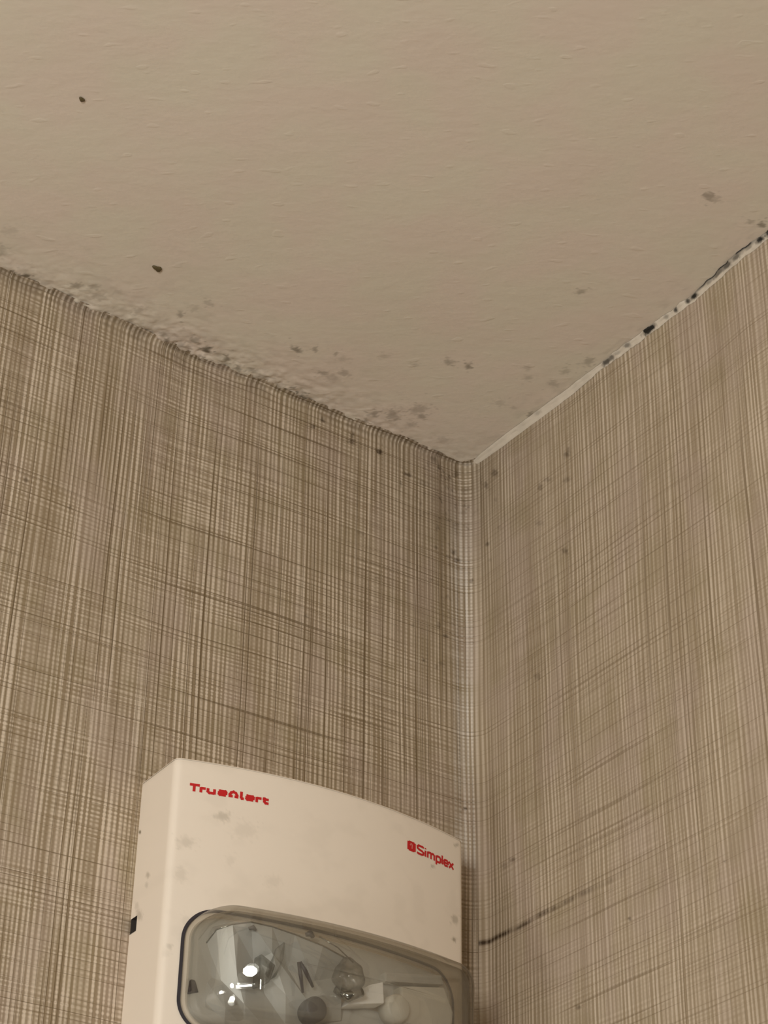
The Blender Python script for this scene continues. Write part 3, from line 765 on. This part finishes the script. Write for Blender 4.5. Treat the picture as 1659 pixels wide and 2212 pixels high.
slab3('clear_prism', [(-31.7, 69.1, 9), (-26.7, 72.1, 9), (-28.4, 78.2, 9), (-31.8, 79.7, 9)], 5, M_tube)
slab3('clear_prism', [(-26.1, 66.0, 8), (-23.3, 63.2, 8), (-23.4, 69.0, 8), (-25.7, 75.6, 8), (-27.7, 74.1, 8)], 4, M_tube)
bm = bmesh.new(); tube(bm, [local(-19.8, 70.5, 11), local(-18.9, 74.7, 11), local(-16.2, 79.2, 8)], [0.55 * mm, 0.7 * mm, 0.45 * mm], 10)
obj('wire_lead', bm_mesh('wire_lead', bm), M_lead, alarm)
bm = bmesh.new(); tube(bm, [local(-19.3, 70.3, 11), local(-17.0, 73.4, 11), local(-13.2, 77.0, 9)], [0.55 * mm, 0.7 * mm, 0.45 * mm], 10)
obj('wire_lead', bm_mesh('wire_lead', bm), M_lead, alarm)

# lumpy glass end bulb on a dark chrome foot
bm = bmesh.new(); bmesh.ops.create_uvsphere(bm, u_segments=36, v_segments=24, radius=1)
for v_ in bm.verts:
    c_ = v_.co; sc = 1 + 0.10 * math.sin(5 * c_.x + 3 * c_.z) + 0.07 * math.sin(7 * c_.z - 4 * c_.x)
    v_.co = local(-0.9, 71.5, 11) + Vector((c_.x * 5.4 * sc, c_.y * 5.0, c_.z * 5.6 * sc)) * mm
bulb = obj('end_bulb', bm_mesh('end_bulb', bm), M_tube, alarm)
bm = bmesh.new(); tube(bm, [local(-4.2, 75.6, 8), local(-1.1, 78.3, 11), local(3.4, 76.3, 12.5)], [1.3 * mm, 2.1 * mm, 1.5 * mm], 16)
obj('bulb_foot', bm_mesh('bulb_foot', bm), M_chrome, bulb)
bm = bmesh.new(); tube(bm, [local(-12.5, 60.0, 10.5), local(-5.9, 62.8, 11.5), local(0.5, 66.4, 11)], 0.22 * mm, 8)
obj('trigger_wire', bm_mesh('trigger_wire', bm), M_chrome, bulb)

slab3('ceramic_block', [(0.2, 80.1, 9), (2.3, 77.0, 9), (8.3, 71.7, 9), (14.1, 69.3, 9), (14.7, 76.6, 9)], 6, M_white)
slab3('side_panel', [(22.3, 68.3, 8), (42.7, 63.3, 8), (47.2, 71.0, 8), (46.5, 78.5, 7), (24.8, 80.5, 8)], 6, M_panel, 0.0008)
slab3('upper_ledge', [(16.7, 64.2, 6), (43.0, 58.2, 6), (44.3, 61.5, 6), (17.3, 67.5, 6)], 4.2, M_grey, 0.0008)
bm = bmesh.new()
tube(bm, [local(20.8, 76.6, 4), local(20.8, 76.6, 8.8), local(20.8, 76.6, 9.6)], [5.0 * mm, 4.7 * mm, 3.9 * mm], 32)
obj('moulded_boss', bm_mesh('moulded_boss', bm), M_panel, alarm)
bm = bmesh.new()
tube(bm, [local(-11.4, 83.8, 3), local(-11.4, 83.8, 8.5), local(-11.4, 83.8, 9.2)], [4.2 * mm, 4.1 * mm, 3.3 * mm], 28)
obj('screw_head', bm_mesh('screw_head', bm), M_screw, alarm)
slab3('tray_notch', [(-51.2, 78.9, 3.2), (-50.0, 79.2, 3.2), (-48.7, 83.0, 3.2), (-51.6, 83.6, 3.2)], 1.6, M_lead, 0.0002)

# mirror facets added round the reflector, angled to make glints of the key lamp
NF = Vector((-0.574, -0.787, -0.223)).normalized()
UF = NF.cross(Vector((0, 0, 1))).normalized(); WF = UF.cross(NF)


def facet(name, centre, pts):
    bm = bmesh.new()
    c_ = local(*centre)
    f_ = [bm.verts.new(c_ + (UF * a + WF * b) * mm) for a, b in pts]
    g_ = [bm.verts.new(c_ + (UF * a + WF * b) * mm - NF * 0.0008) for a, b in pts]
    bm.faces.new(f_); bm.faces.new(g_)
    for i in range(len(f_)):
        j = (i + 1) % len(f_)
        bm.faces.new((f_[i], f_[j], g_[j], g_[i]))
    return obj(name, bm_mesh(name, bm, False), M_mirror, refl)


facet('glint_octagon', (-36.8, 76.8, 12), [(2.35 * math.cos(t), 1.75 * math.sin(t)) for t in np.linspace(0, 2 * math.pi, 9)[:-1] + 0.39])
facet('glint_bar', (-37.0, 80.8, 9), [(-2.6, -0.1), (2.4, -0.4), (2.6, 0.1), (-2.4, 0.35)])
facet('glint_disc', (-40.6, 85.7, 9), [(0.8 * math.cos(t), 0.8 * math.sin(t)) for t in np.linspace(0, 2 * math.pi, 13)[:-1]])
facet('glint_sliver', (-31.6, 79.5, 9.2), [(-0.10, -1.5), (0.12, -1.5), (0.10, 1.5), (-0.08, 1.5)])
bm = bmesh.new(); tube(bm, [local(-36.6, 61.5, 9.2), local(-35.4, 61.0, 9.8), local(-34.2, 61.6, 9.2)], [0.5 * mm, 0.8 * mm, 0.5 * mm], 10)
obj('rim_lug', bm_mesh('rim_lug', bm), M_screw, refl)
bm = bmesh.new(); tube(bm, [local(-16.4, 59.6, 8.6), local(-15.0, 59.1, 9.4), local(-13.6, 59.8, 8.6)], [0.7 * mm, 1.1 * mm, 0.7 * mm], 10)
obj('rim_lug', bm_mesh('rim_lug', bm), M_screw, refl)
